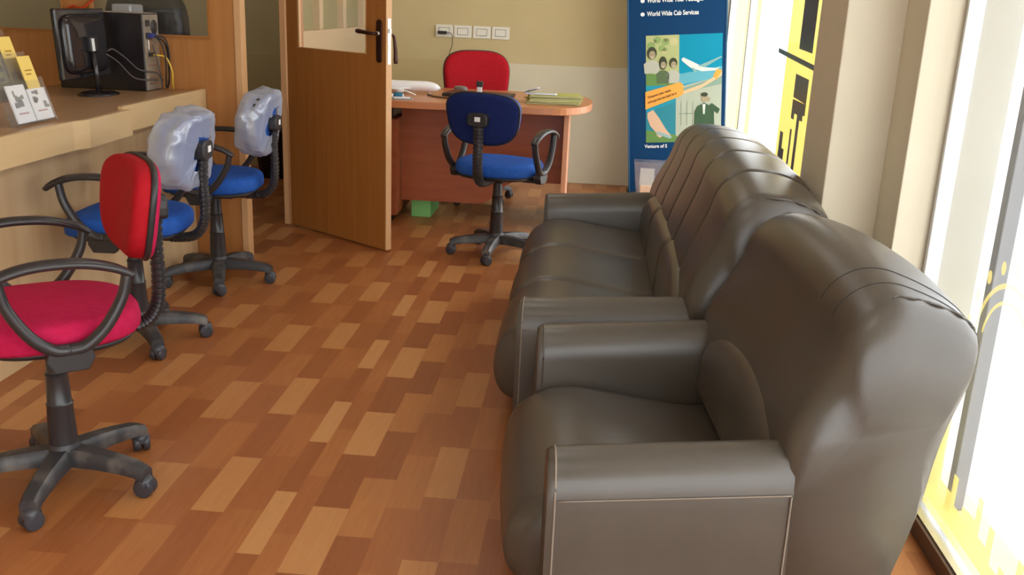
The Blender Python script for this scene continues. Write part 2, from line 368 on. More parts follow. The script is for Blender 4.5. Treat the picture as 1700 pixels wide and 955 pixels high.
# ------------------------------------------------------------------ reception counter
def counter():
    t = thing('reception_counter', 'long pale wood reception counter with stepped apron at left', 'counter', (-2.4, 2.2, 0))
    ox, oy = -2.4, 2.2
    y0, y1 = .2, 4.862
    o = obj('front_panel', bx(-2.075-ox, -2.05-ox, y0-oy, y1-oy, 0, .79), M['counter'], t)
    bm = bmesh.new(); box(bm, -2.62-ox, -2.59-ox, y0-oy, y1-oy, 0, .79); obj('back_panel', bm, M['counter'], t)
    top = [(-2.72, y0), (-1.925, y0), (-1.925, 3.47), (-1.895, 3.54), (-1.895, 3.93), (-1.935, 3.93), (-1.962, 3.93), (-1.962, y1), (-2.72, y1)]
    top = [(-2.72, y0), (-1.925, y0), (-1.925, 3.47), (-1.900, 3.545), (-1.915, 3.925), (-1.955, 3.925), (-1.965, y1), (-2.72, y1)]
    bm = bmesh.new(); prism(bm, [(a-ox, b-oy) for a, b in top], 2, .875, .892); obj('countertop', bm, M['counter_top'], t)
    def apron(a, b, z0, z1, th=.02):
        bm = bmesh.new(); d = Vector((b[0]-a[0], b[1]-a[1])).normalized(); n = Vector((-d.y, d.x))  # to the left of travel = inward
        pts = [a, b, (b[0]+n.x*th, b[1]+n.y*th), (a[0]+n.x*th, a[1]+n.y*th)]
        prism(bm, [(p[0]-ox, p[1]-oy) for p in pts], 2, z0, z1); return obj('apron', bm, M['counter_edge'], t)
    apron((-1.923, y0), (-1.923, 3.47), .785, .893)
    apron((-1.923, 3.47), (-1.898, 3.545), .785, .893)
    apron((-1.898, 3.545), (-1.913, 3.925), .785, .893)
    apron((-1.951, 3.925), (-1.963, y1), .793, .903)
    bm = bmesh.new(); box(bm, -2.05-ox, -1.94-ox, y0-oy, 3.47-oy, .78, .792); box(bm, -2.05-ox, -1.965-ox, 3.47-oy, y1-oy, .785, .795); obj('soffit', bm, M['counter'], t)
    return t
counter()

# ------------------------------------------------------------------ office chairs
def superellipse(rx, ry, n, e):
    out = []
    for k in range(n):
        a = 2*PI*k/n; c, s = math.cos(a), math.sin(a)
        out.append((rx*math.copysign(abs(c)**(2/e), c), ry*math.copysign(abs(s)**(2/e), s)))
    return out
def pad(rx, ry, th, e=3.0, dome=.35, n=40):
    """rings of a puffed cushion lying in xy, centred on z=0"""
    rings = []
    for z, s in ((-.5, .90), (-.5, .96), (-.36, .995), (-.05, 1.0), (.22, .985), (.38, .94), (.46, .87), (.5, .74), (.5+dome*.06, .55), (.5+dome*.1, .28), (.5+dome*.12, .06)):
        rings.append([Vector((x*s, y*s, z*th)) for x, y in superellipse(rx, ry, n, e)])
    return rings
def seat_bm():
    bm = bmesh.new(); rings = pad(.235, .225, .075, 2.7, 1.2)
    R = [[Vector((v.x*(1.0+.06*v.y/.22), v.y, v.z+.515-.018*max(0, (v.y-.12)/.1)**2)) for v in r] for r in rings]
    grid_closed(bm, R); return bm
def back_rings(th, rx, rz, e=2.6, flip=1):
    """backrest cushion: lies in xz, faces +y (flip=1) or -y"""
    out = []
    for r in pad(rx, rz, th, e, .6): 
        out.append([Vector((v.x*(1+.10*v.y/rz), v.z*flip-.35*v.x*v.x*0+.55*v.x*v.x, v.y)) for v in r])
    return out
HB = .785  # centre height of a low backrest
def office_chair(label, loc, head, seatm, frontm, rearm, wrap=False, big=False, base_rot=0, group='swivel chairs'):
    """heading: angle the sitter looks towards"""
    t = thing('office_chair', label, 'chair', (loc[0], loc[1], 0), head-PI/2, group)
    # base
    bm = bmesh.new(); lathe(bm, [(.038, .062), (.05, .07), (.05, .105), (.04, .13)], seg=20)
    for k in range(5):
        a = base_rot+2*PI*k/5; d = Vector((math.cos(a), math.sin(a), 0)); s = Vector((-d.y, d.x, 0))
        rings = []
        for i in range(9):
            f = i/8; r = .02+f*.245; zt = .118-.028*f**2.2 if f < .9 else .118-.028*f**2.2-.006; w_ = .036-.012*f; h = .050-.017*f
            rings.append([d*r+s*x_*w_+Vector((0, 0, zt+z_*h)) for x_, z_ in ((-1, -1), (1, -1), (1, -.35), (.62, 0), (-.62, 0), (-1, -.35))])
        grid_closed(bm, rings)
    base = obj('star_base', bm, M['dark_plastic'], t, True); base.modifiers.new('e', 'EDGE_SPLIT').split_angle = .8
    for k in range(5):
        a = base_rot+2*PI*k/5; d = Vector((math.cos(a), math.sin(a), 0)); p = d*.256
        sw = a+.8+.9*k; ax = Vector((math.cos(sw), math.sin(sw), 0))
        bm = bmesh.new(); R = ax.to_track_quat('Z', 'Y').to_matrix().to_4x4()
        for s in (-1, 1):
            TT = Matrix.Translation(p+Vector((0, 0, .027))+ax*s*.0135) @ R
            lathe(bm, [(.014, -.012), (.024, -.0105), (.0275, -.006), (.0275, .006), (.024, .0105), (.014, .012)], T=TT, seg=18)
        TT = Matrix.Translation(p+Vector((0, 0, .027))) @ R
        lathe(bm, [(.012, -.012), (.012, .012)], T=TT, seg=12)
        lathe(bm, [(.009, .03), (.009, .07)], c=(p.x, p.y, 0), seg=10)
        lathe(bm, [(.026, .030), (.0275, .044), (.023, .056), (.012, .064)], c=(p.x, p.y, 0), seg=18)
        obj('caster', bm, M['wheel'], t, True).modifiers.new('e', 'EDGE_SPLIT').split_angle = .7
    bm = bmesh.new(); lathe(bm, [(.041, .10), (.035, .245), (.037, .25), (.033, .255), (.030, .335), (.032, .34), (.027, .345), (.024, .43), (.024, .445)], seg=24)
    obj('gas_column', bm, M['arm_plastic'], t, True).modifiers.new('e', 'EDGE_SPLIT').split_angle = .7
    bm = bmesh.new(); box(bm, -.07, .07, -.10, .09, .43, .458); box(bm, -.11, .11, -.03, .03, .446, .462); obj('mechanism', bm, M['black'], t, bevel=.008)
    wire('height_lever', [(.05, .02, .445), (.16, .05, .44), (.25, .07, .425)], .005, M['black'], t)
    obj('seat', seat_bm(), seatm, t, True)
    bm = bmesh.new(); grid_closed(bm, [[Vector((x*s, y*s, z)) for x, y in superellipse(.22, .21, 36, 2.8)] for z, s in ((.455, .82), (.458, .93), (.47, .985), (.476, .97))]); obj('seat_pan', bm, M['black'], t, True)
    # spine
    hb = HB if not big else .80; yb = -.268
    path = smooth_path([(0, -.08, .446), (0, -.17, .442), (0, -.245, .452), (0, -.284, .50), (0, -.294, .58), (0, -.292, .68), (0, yb-.028, hb)], 44)
    bm = bmesh.new(); n_r = 30
    tube(bm, path, lambda f: .027+.0022*(1 if (f*n_r) % 1 < .6 else -1)*(1 if f > .12 else 0), side=(1, 0, 0), rb=lambda f: .018+.002*(1 if (f*n_r) % 1 < .6 else -1)*(1 if f > .12 else 0), seg=14)
    obj('bellows_spine', bm, M['arm_plastic'], t, True).modifiers.new('e', 'EDGE_SPLIT').split_angle = .6
    bm = bmesh.new(); pts = superellipse(.058, .036, 20, 4); prism(bm, [(x, z+hb+.01) for x, z in pts], 1, yb-.052, yb-.012); br = obj('back_bracket', bm, M['black'], t, bevel=.006)
    bm = bmesh.new(); box(bm, -.012, .02, yb-.0545, yb-.0525, hb+.002, hb+.026); obj('sticker', bm, M['paper'], br)
    # backrest, leaning back
    rx, rz = (.205, .136) if not big else (.235, .225)
    zc = hb+.012 if not big else .825
    TB = Matrix.Translation((0, yb+.022, zc)) @ Matrix.Rotation(math.radians(7), 4, 'X')
    for nm, th, fl, mm, y_ in (('backrest', .062, 1, frontm, .012), ('back_shell', .024, -1, rearm, -.022)):
        bm = bmesh.new(); R = [[TB @ (v+Vector((0, y_, 0))) for v in r] for r in back_rings(th, rx, rz, 3.1, fl)]
        grid_closed(bm, R); obj(nm, bm, mm, t, True)
    bm = bmesh.new(); prf = [Vector((x*(1+.10*z/rz), -.013+.55*x*x, z)) for x, z in superellipse(rx*1.005, rz*1.01, 48, 3.1)]; prf = [TB @ v for v in prf]
    rings = []
    for i, p in enumerate(prf):
        q = prf[(i+1) % len(prf)]-prf[i-1]; q.normalize(); nrm = TB.to_3x3() @ Vector((0, 1, 0)); u = q.cross(nrm).normalized(); 
        rings.append([p+u*.006*math.cos(2*PI*k/8)+nrm*.009*math.sin(2*PI*k/8) for k in range(8)])
    rings.append(rings[0]); grid_closed(bm, rings, False); bmesh.ops.remove_doubles(bm, verts=bm.verts, dist=1e-5); obj('edge_trim', bm, M['black'], t, True)
    # armrests
    for s in (-1, 1):
        X_ = .268*s
        bm = bmesh.new(); sd = (1, 0, 0)
        arc = smooth_path([(X_, -.165, .672), (X_, -.12, .698), (X_, -.045, .718), (X_, .045, .722), (X_, .115, .712), (X_, .17, .690), (X_, .198, .670)], 6)
        tube(bm, arc, lambda f: .027-.009*abs(2*f-1)**3, side=sd, rb=lambda f: .0135-.004*abs(2*f-1)**3, seg=12)
        for pts in ([(X_, -.150, .68), (X_, -.135, .62), (X_, -.090, .545), (X_*.98, -.04, .500), (X_*.96, .0, .492)],
                    [(X_, .150, .70), (X_, .135, .625), (X_, .09, .545), (X_*.98, .04, .500), (X_*.96, .0, .492)]):
            tube(bm, smooth_path(pts, 6), lambda f: .017+.004*f, side=sd, rb=lambda f: .0135+.004*f, seg=12)
        ar = obj('armrest', bm, M['arm_plastic'], t, True)
        bm = bmesh.new(); sg = 1 if s > 0 else -1
        prism(bm, [(-.05, .500), (.05, .500), (.058, .47), (.040, .438), (-.040, .438), (-.058, .47)], 0, X_*.96-.018, X_*.96+.018)
        box(bm, min(X_*.96, .09*sg), max(X_*.96, .09*sg), -.035, .035, .440, .456)
        for k in range(4): box(bm, X_*.96-.0205, X_*.96+.0205, -.024+.013*k, -.018+.013*k, .482, .503)
        obj('arm_mount', bm, M['black'], ar, bevel=.003)
    if wrap:
        nn = 96; sec = [(-.050, .72), (-.056, .92), (-.044, 1.02), (-.01, 1.055), (.03, 1.05), (.055, 1.0), (.066, .88), (.072, .68), (.075, .42), (.076, .18), (.0765, .03)]
        sec = [(p.x, p.y) for p in smooth_path([(a, b, 0) for a, b in sec], 3)]
        seed = Vector((loc[0]*9, 3, loc[1]*5))
        def crease(v):
            q = v*13+seed; n1 = noise.noise_vector(q); n2 = noise.noise(q*2.3); rid = 1-abs(noise.noise(q*1.1+Vector((9, 2, 4))))*2
            return n1*.010+v.normalized()*(.007*n2+.010*max(0, rid)**5+.004*abs(noise.noise(q*4.1)))
        def skin(y_, s, k):
            x, z = superellipse(rx, rz, nn, 3.15)[k]
            v = Vector((x*s*1.025, y_+.55*x*x*s*s, z*s*(1.04 if z > 0 else 1.03))); return v+crease(v)
        rings = [[skin(y_, s, k) for k in range(nn)] for y_, s in sec]
        last = rings[0]; flap = []
        for j in (1, 2, 3):
            r = []
            for k, p in enumerate(last):
                c = Vector((.035, -.050, -.01)); f = (.40+.30*noise.noise(Vector((k*.13, loc[1], 2))))*j/3
                v = p.lerp(c, f); r.append(v+noise.noise_vector(v*30+seed)*.005)
            flap.append(r)
        bm = bmesh.new(); grid_closed(bm, [[TB @ v for v in r] for r in flap[::-1]+rings], False)
        obj('plastic_cover', bm, M['plastic_wrap'], t, True)
    return t
def hd(x, y): return math.atan2(y, x)
office_chair('magenta-seated swivel chair with red backrest at far left foreground', (-1.435, 2.385), hd(-.78, -.63), M['magenta'], M['red'], M['magenta'], base_rot=-1.41-hd(-.78, -.63)+PI/2, group='reception swivel chairs')
office_chair('blue swivel chair with plastic-wrapped back, behind the red-backed chair', (-1.765, 3.56), hd(-1, -.07), M['blue'], M['blue'], M['blue'], wrap=True, base_rot=-.88-hd(-1, -.07)+PI/2, group='reception swivel chairs')
office_chair('blue swivel chair with plastic-wrapped back, by the partition edge', (-1.775, 4.45), hd(-1, -.10), M['blue'], M['blue'], M['blue'], wrap=True, base_rot=-1.22-hd(-1, -.08)+PI/2, group='reception swivel chairs')
office_chair('navy and blue visitor swivel chair in front of the desk', (-.47, 5.30), hd(.30, .95), M['blue'], M['blue'], M['navy'], base_rot=-1.68-hd(.3, .95)+PI/2, group='desk chairs')
office_chair('red high-backed swivel chair behind the desk', (-.76, 6.86), hd(.24, -1), M['red'], M['red'], M['red'], big=True, base_rot=.25-hd(0, -1)+PI/2, group='desk chairs')

# ------------------------------------------------------------------ leather sofas
def sofa(name, label, loc, rz, Wy, arm, depth_back, seats, n_grooves, hmid, hend, drop=0):
    """local x: 0 at arm fronts -> back; local y: 0 near side -> Wy far side"""
    t = thing(name, label, 'sofa' if seats > 1 else 'armchair', loc, rz, None)
    aw = .15; L_ = M['leather']; xr = arm+depth_back
    # arms: rounded-top slabs, front to back
    for y0 in (0, Wy-aw):
        bm = bmesh.new(); rings = []
        ht = .50
        prof = [(0, .06), (0, .12), (0, .30), (.001, .40), (.003, .425), (.011, .462), (.028, .488), (.055, .501), (aw/2+.01, .505), (aw-.045, .500), (aw-.022, .484), (aw-.007, .452), (aw-.001, .42), (aw, .30), (aw, .12), (aw, .06)]
        if y0 > 0: prof = [(aw-a, z) for a, z in prof][::-1]
        for x_, s in ((.0, .965), (.006, .985), (.02, 1.0), (.15, 1.0), (arm-.05, 1.0), (arm, .995), (arm+.03, .97), (arm+.10, .90)):
            cx, cz = aw/2, .28
            rings.append([Vector((x_, y0+cx+(a-cx)*s, cz+(z-cz)*s+.035*x_/arm)) for a, z in prof])
        grid_closed(bm, rings); o = obj('armrest', bm, L_, t, True); o.modifiers.new('e', 'EDGE_SPLIT').split_angle = .9
        # piped seam round the arm: along the outer top line, down the back and round the front
        out = -.0015 if y0 == 0 else aw+.0015
        bm = bmesh.new(); yo = y0+out
        tube(bm, [Vector((.02+(arm-.03)*k/20, yo+(0.002 if y0 == 0 else -.002), .424+.035*(.02+(arm-.03)*k/20)/arm)) for k in range(21)], .0018, seg=6)
        tube(bm, [Vector((arm-.01, yo, .456-.018*k)) for k in range(21)], .0022, seg=6)
        tube(bm, smooth_path([Vector((.016, y0+a, z)) for a, z in prof[1:-1]], 4), .0024, seg=6)
        obj('seam', bm, M['thread'] if y0 == 0 else L_, o, True)
    # plinth
    bm = bmesh.new(); box(bm, .05, xr-.19, .02, Wy-.02, .05, .27); obj('base', bm, M['leather'], t, bevel=.01)
    for a in (.09, xr-.23):
        for b in (.07, Wy-.11):
            bm = bmesh.new(); lathe(bm, [(.02, 0), (.024, .052)], c=(a, b+.02, 0), seg=14); obj('foot', bm, M['sofa_foot'], t, True)
    # seat cushion(s) with rolled front lobe
    y0, y1 = aw-.004, Wy-aw+.004; N_ = 26*seats+1
    prof = [(arm+.06, .30), (arm+.04, .375), (arm-.06, .378), (arm*.6, .388), (arm*.35, .398), (.09, .400), (.025, .388), (-.028, .358), (-.062, .312), (-.076, .255), (-.074, .20), (-.055, .155), (-.025, .132), (.01, .14), (.03, .18), (.045, .26), (.12, .285), (arm*.6, .285)]
    prof = [(p.x, p.z) for p in smooth_path([(a, 0, b) for a, b in prof]+[(prof[0][0]-.02, 0, .285)], 3)]
    prof = [(a, z-drop*min(1, max(0, (z-.13)/.2))-(.02*max(0, min(1, (a-.1)/.3)) if z > .33 else 0)) for a, z in prof]
    cx, cz = .12, .27
    rings = []
    for i in range(N_):
        f = i/(N_-1); y = y0+(y1-y0)*f; g = 0
        for k in range(seats+1): 
            d = abs(f*seats-k)*(y1-y0)/seats; g = max(g, math.exp(-(d/.014)**2)*(.016 if 0 < k < seats else .012))
        loc_f = (f*seats) % 1; puff = .012*math.sin(PI*loc_f)**.6 if seats > 1 else .016*math.sin(PI*f)**.6
        e = min(f, 1-f)*(y1-y0); g += .03*max(0, 1-e/.03)**2
        ring = []
        for a, z in prof:
            v = Vector((a-cx, 0, z-cz)); l = max(v.length, .05); v2 = v*(1+(puff-g)/l)
            zz = cz+v2.z if z > .25 or a < .05 else z
            ring.append(Vector((cx+v2.x, y, zz)))
        rings.append(ring)
    bm = bmesh.new(); grid_closed(bm, rings); obj('seat_cushion', bm, L_, t, True)
    # backrest body
    H0 = .20
    def arch(f, e=2.6): 
        u = abs(2*f-1); return hend+(hmid-hend)*(1-u**e)
    N2 = 48*max(seats, 1)+1; rings = []
    gro = [(k+1)/(n_grooves+1) for k in range(n_grooves)]
    for i in range(N2):
        f = i/(N2-1); y = Wy*f
        e = min(f, 1-f)*Wy; edge = max(0, 1-e/.075); rnd = 1-math.sqrt(max(0, 1-edge*edge)); sh = .085*rnd    # rounded ends
        h = arch(f)-.06*rnd
        # puffed cross section in xz
        xf0, xf1, xb1, xb0 = arm-.02, arm+.075, xr, xr-.125
        sec = [(xf0+.01, H0), (xf0, .34), (xf0-.008, .45), (xf0+.006, .58), (xf1-.02, h-.15), (xf1+.008, h-.065), (xf1+.05, h-.018), (xf1+.10, h), (xb1-.11, h-.006), (xb1-.05, h-.026), (xb1-.012, h-.050), (xb1, h-.085), (xb1-.030, .62), (xb1-.075, .40), (xb0, .22), (xb0-.015, .08), (xf0+.06, .08)]
        sp_ = smooth_path([(a, 0, b) for a, b in sec]+[(sec[0][0]+.01, 0, sec[0][1]-.03)], 4)
        mx, mz = (xf0+xb1)/2, .55
        gsum = 0
        for q in gro: gsum = max(gsum, math.exp(-((f-q)*Wy/.0065)**2))
        puff = 0
        if n_grooves:
            u = (f*(n_grooves+1)) % 1; puff = .0035*math.sin(PI*u)**.6
        ring = []
        for p in sp_:
            a, z = p.x, p.z
            v = Vector((a-mx, z-mz)); l = v.length
            wgt = 1 if z > .5 else max(0, (z-.3)/.2)
            d = (puff-.010*gsum)*wgt-sh*(.30+.70*min(1, max(0, (z-.42)/.30)))
            v *= (l+d)/l
            ring.append(Vector((mx+v.x, y, max(.08, mz+v.y))))
        rings.append(ring)
    bm = bmesh.new(); grid_closed(bm, rings); bk = obj('backrest', bm, L_, t, True)
    # seam round the top of the near and far ends, from the rear corner to the middle of the top
    for fi in (4, N2-5):
        r_ = rings[fi]; c_ = Vector((mx, r_[0].y, mz)); sgn = -1 if fi < 10 else 1
        seg_ = [p+(p-c_).normalized()*(.0012+.001*math.sin(i*2.1))+Vector((0, .004*math.sin(i*1.7), 0)) for i, p in enumerate(r_[27:46])]
        bm = bmesh.new(); tube(bm, smooth_path(seg_, 3), lambda f: .0032*(1-.6*abs(2*f-1)**3), seg=6); obj('end_piping', bm, L_, bk, True)
    if not n_grooves:   # two curved stitch lines over the near end of the back
        for ya, yb_ in ((.155, .045), (.235, .060)):
            seg_ = []
            K = range(19, 46)
            for j, k in enumerate(K):
                f = (j/(len(K)-1)); yy = ya+(yb_-ya)*f**1.6; q = yy/Wy*(N2-1); i0 = int(q); fr_ = q-i0
                p = rings[i0][k].lerp(rings[i0+1][k], fr_); c_ = Vector((mx, p.y, mz)); seg_.append(p+(p-c_).normalized()*.0004)
            bm = bmesh.new(); tube(bm, seg_, .0011, seg=6); obj('stitch_line', bm, M['sofa_foot'], bk, True)
    # lumbar pillows between the arms, arch-topped
    y0, y1 = (.05 if seats == 1 else aw*.75), Wy-aw*.75; N3 = 20*seats+1; rings = []
    for i in range(N3):
        f = i/(N3-1); y = y0+(y1-y0)*f; u = abs(2*f-1)
        top = .47+.135*(1-u**2.4)**.8 if seats == 1 else .50+.10*(1-u**6)
        loc_f = (f*seats) % 1; g = 0
        for k in range(1, seats): g = max(g, math.exp(-((f*seats-k)*(y1-y0)/seats/.014)**2))
        ed = max(0, 1-min(f, 1-f)*(y1-y0)/.06)**2
        th = (.030 if seats == 1 else .045)-.018*g-(.045 if seats == 1 else .03)*ed
        sec = [(arm+.03, .33), (arm-.03-th*.6, .36), (arm-.02-th, .41), (arm-.015-th, .41+(top-.41)*.45), (arm-.005-th*.8, .41+(top-.41)*.8), (arm+.012-th*.2, top-.008), (arm+.040, top-.004), (arm+.07, top-.05), (arm+.07, .38)]
        rings.append([Vector((p.x, y, p.z)) for p in smooth_path([(a, 0, b) for a, b in sec], 3)])
    bm = bmesh.new(); grid_closed(bm, rings); obj('lumbar_cushion', bm, L_, t, True)
    return t
sofa('armchair', 'dark grey leather armchair in the right foreground, nearest the camera', (-.030, 1.715, 0), math.radians(4.5), .945, .50, .335, 1, 0, .900, .835, .043)
sofa('leather_sofa', 'long dark grey leather sofa with ribbed back, behind the armchair', (-.172, 2.757, 0), 0, 1.91, .53, .375, 3, 5, .925, .86)

# ------------------------------------------------------------------ desk
def desk():
    t = thing('office_desk', 'cherry wood office desk with rounded right end by the back wall', 'desk', (-.7, 6.2, 0)); ox, oy = -.7, 6.2
    yf, yb = 5.74, 6.80
    pts = [(-1.62, yf), (-.25, yf)]
    cx, cy, ry = -.25, (yf+yb)/2, (yb-yf)/2
    for k in range(1, 24):
        a = -PI/2+PI*k/24; pts.append((cx+.29*abs(math.cos(a))**.8, cy+ry*math.copysign(abs(math.sin(a))**.9, math.sin(a))))
    pts += [(-.25, yb), (-1.62, yb)]
    bm = bmesh.new(); prism(bm, [(a-ox, b-oy) for a, b in pts], 2, .757, .80); obj('desktop', bm, M['desk_top'], t, bevel=.004)
    # modesty panel with a curved cut
    m = [(-1.18, .12), (-.66, .12)]
    for k in range(1, 9):
        u = k/8; m.append((-.66+.24*u, .12+.16*(.5-.5*math.cos(PI*u))))
    m += [(-.13, .28), (-.13, .757), (-1.18, .757)]
    bm = bmesh.new(); prism(bm, [(a-ox, b) for a, b in m], 1, 6.12-oy, 6.14-oy); obj('modesty_panel', bm, M['desk_wood'], t)
    bm = bmesh.new(); box(bm, -.13-ox, -.10-ox, 5.93-oy, 6.66-oy, 0, .757); obj('side_panel', bm, M['desk_leg'], t, bevel=.002)
    p = obj('pedestal', bx(-1.62-ox, -1.185-ox, 5.99-oy, 6.55-oy, .04, .66), M['desk_wood'], t, bevel=.003)
    bm = bmesh.new()
    for k in range(3): box(bm, -1.61-ox, -1.195-ox, 6.55-oy, 6.565-oy, .05+.2*k, .24+.2*k)
    obj('drawer_front', bm, M['desk_wood'], p)
    bm = bmesh.new(); box(bm, -1.58-ox, -1.22-ox, 6.05-oy, 6.5-oy, .66, .757); obj('pedestal_riser', bm, M['case_black'], t)
    bm = bmesh.new(); box(bm, -1.58-ox, -1.22-ox, 6.02-oy, 6.52-oy, 0, .04); obj('pedestal_plinth', bm, M['case_black'], t)
    return t
desk()
DZ = .80
tag(obj('green_box', bx(-1.12, -.99, 6.17, 6.52, 0, .11), M['green'], bevel=.002), 'light green box on the floor under the desk', 'box')

# model airplane, nose to the right, gear leg under the nose
def airplane():
    t = thing('model_airplane', 'white model airplane lying on the left of the desk', 'model airplane', (-1.155, 6.27, DZ), math.radians(6))
    bm = bmesh.new(); rings = []; zc = .047
    for i in range(25):
        f = i/24; x = -.30+.50*f
        r = .034*min(1, (f/.25)**.6*.9+.12) if f < .4 else .034
        if f > .82: r = .034*math.sqrt(max(.003, 1-((f-.82)/.18)**2.2))
        z = zc+.012*max(0, (.4-f)/.4)-(.008*max(0, (f-.82)/.18))
        rings.append([Vector((x, r*math.cos(2*PI*k/20), z+r*math.sin(2*PI*k/20))) for k in range(20)])
    grid_closed(bm, rings); obj('fuselage', bm, M['white'], t, True)
    for s in (-1, 1):
        bm = bmesh.new(); prism(bm, [(.02, .02*s), (-.10, .02*s), (-.19, .21*s), (-.15, .21*s)], 2, zc-.014, zc-.009); obj('wing', bm, M['white'], t, bevel=.002)
        bm = bmesh.new(); prism(bm, [(-.24, .01*s), (-.29, .01*s), (-.315, .09*s), (-.295, .09*s)], 2, zc+.014, zc+.018); obj('tailplane', bm, M['white'], t)
        bm = bmesh.new(); tube(bm, [Vector((-.10, .1*s, zc-.024)), Vector((-.06, .1*s, zc-.024)), Vector((-.03, .1*s, zc-.024))], .010, seg=14); obj('engine', bm, M['white'], t, True)
    bm = bmesh.new(); prism(bm, [(-.22, zc+.03), (-.29, zc+.03), (-.31, zc+.062), (-.285, zc+.062)], 1, -.004, .004); obj('tail_fin', bm, M['white'], t, bevel=.001)
    for (a, b) in ((.13, 0), (-.07, -.035), (-.07, .035)):
        bm = bmesh.new(); lathe(bm, [(.004, 0), (.007, .001), (.007, .006), (.003, .010), (.003, .022)], c=(a, b, 0), seg=12); obj('gear_leg', bm, M['white'], t, True)
    return t
airplane()
def goggles():
    t = thing('desk_ornament', 'white arched desk ornament with blue glass pieces, front left of the desk', 'ornament', (-1.185, 5.86, DZ), math.radians(2))
    bm = bmesh.new(); box(bm, -.14, .12, -.05, .06, 0, .006); obj('plate', bm, ink('grey_plate', (.35, .36, .34)), t, bevel=.002)
    bm = bmesh.new(); path = [Vector((-.13+.27*k/16, -.02+.03*k/16, .008+.052*math.sin(PI*(.08+.80*k/16)))) for k in range(17)]
    tube(bm, path, .011, side=(0, 1, 0), rb=.003, seg=10); obj('arch', bm, M['white'], t, True)
    bm = bmesh.new(); box(bm, .0, .10, -.052, -.030, .006, .016, T=Matrix.Rotation(.25, 4, 'Z')); obj('white_bar', bm, M['white'], t, bevel=.003)
    for x_ in (-.035, .035):
        bm = bmesh.new(); grid_closed(bm, [[Vector((x_+x*s, y*s*.6, .024+z)) for x, y in superellipse(.032, .026, 20, 2.4)] for z, s in ((-.018, .7), (-.008, 1), (.006, 1), (.016, .7))]); obj('lens', bm, mat('blue_glass', (.03, .22, .38), .1), t, True)
    bm = bmesh.new(); lathe(bm, [(.005, .006), (.005, .034)], c=(0, -.03, 0), seg=10); lathe(bm, [(.004, .006), (.004, .034)], c=(.065, -.02, 0), seg=10); obj('clip', bm, M['white'], t, True)
goggles()
# black folder, mouse, stamp, slip
t = thing('black_folder', 'flat black zipped folder lying in the middle of the desk', 'folder', (-.72, 6.28, DZ), math.radians(-5))
bm = bmesh.new(); box(bm, -.20, .24, -.13, .13, 0, .022); obj('cover', bm, M['case_black'], t, bevel=.008)
bm = bmesh.new(); box(bm, -.20, .24, -.131, -.129, .009, .013); obj('zip', bm, ink('zip_grey', (.09, .08, .075)), t)
t = thing('rubber_stamp', 'small black-topped clear rubber stamp standing on the black folder', 'stamp', (-.70, 6.29, DZ+.0221))
bm = bmesh.new(); box(bm, -.016, .016, -.012, .012, 0, .038); obj('stamp_body', bm, M['white'], t, bevel=.003)
bm = bmesh.new(); box(bm, -.022, .022, -.016, .016, .038, .075); obj('stamp_handle', bm, M['black'], t, bevel=.006)
bm = bmesh.new(); R = pad(.032, .055, .034, 2.2, 1.0, 24); grid_closed(bm, [[v+Vector((0, 0, .018)) for v in r] for r in R])
o = obj('computer_mouse', bm, ink('mouse_grey', (.22, .2, .19)), None, True); o.location = (-.86, 6.57, DZ); o.rotation_euler = (0, 0, .9); tag(o, 'small grey computer mouse behind the black folder on the desk', 'mouse')
wire('desk_cable', [(-1.02, 6.16, DZ+.006), (-.95, 6.05, DZ+.006), (-.84, 6.0, DZ+.006), (-.72, 5.98, DZ+.006)], .005, ink('tan_cable', (.10, .06, .04)))
tag(bpy.data.objects['desk_cable'], 'thin dark cable on the desk in front of the folder', 'cable')
tag(obj('paper_slip', bx(-.44, -.40, 6.10, 6.13, DZ, DZ+.0015), ink('slip', (.75, .55, .38)), None), 'tiny pale paper slip on the desk beside the folder', 'paper slip')
# stack of files
random.seed(3)
for k in range(6):
    t = thing('document_file', ('%s olive-yellow card file in the stack on the right end of the desk' % ('bottom', 'second', 'third', 'fourth', 'fifth', 'topmost')[k]), 'file', (-.205+random.uniform(-.012, .012), 6.07+random.uniform(-.012, .012), DZ+.0092*k+.0002), math.radians(5+random.uniform(-7, 7)), 'files stacked on the desk')
    h = .0090
    bm = bmesh.new(); n = 10; low = []
    for i in range(n+1):
        f = i/n; x = -.16+.32*f; lift = .006*f*k*.25*0
        low.append(x)
    box(bm, -.165, .165, -.115, .115, 0, .0012); box(bm, -.165, .165, -.115, .115, h-.0014, h-.0002); box(bm, -.165, -.163, -.115, .115, .0012, h-.0014)
    obj('card_cover', bm, M['olive_file'] if k % 2 else ink('pale_file', (.55, .52, .20)), t)
    bm = bmesh.new(); box(bm, -.162, .158+.008*random.random(), -.110, .110, .0012, h-.0014); obj('paper_sheets', bm, ink('sheet', (.70, .68, .42)), t)
# curled white paper on top
bm = bmesh.new(); rings = []; pr = []
for i in range(26):
    a = i/25
    if a < .45: pr.append((-.09+.15*(1-a/.45)*1.2, .002))
    else:
        b = (a-.45)/.55; pr.append((-.09-.022*math.sin(PI*b)+.11*max(0, b-.35), .002+.017*(1-math.cos(PI*b))))
for y_ in (-.06, .06):
    rings.append([Vector((x, y_+.1*x, z)) for x, z in pr]+[Vector((x, y_+.1*x, z+.0012)) for x, z in reversed(pr)])
grid_closed(bm, rings); o = obj('curled_paper', bm, ink('lilac_paper', (.70, .68, .74)), None, True); o.location = (-.275, 6.02, DZ+.0556); tag(o, 'curled white paper lying on top of the olive files', 'paper')

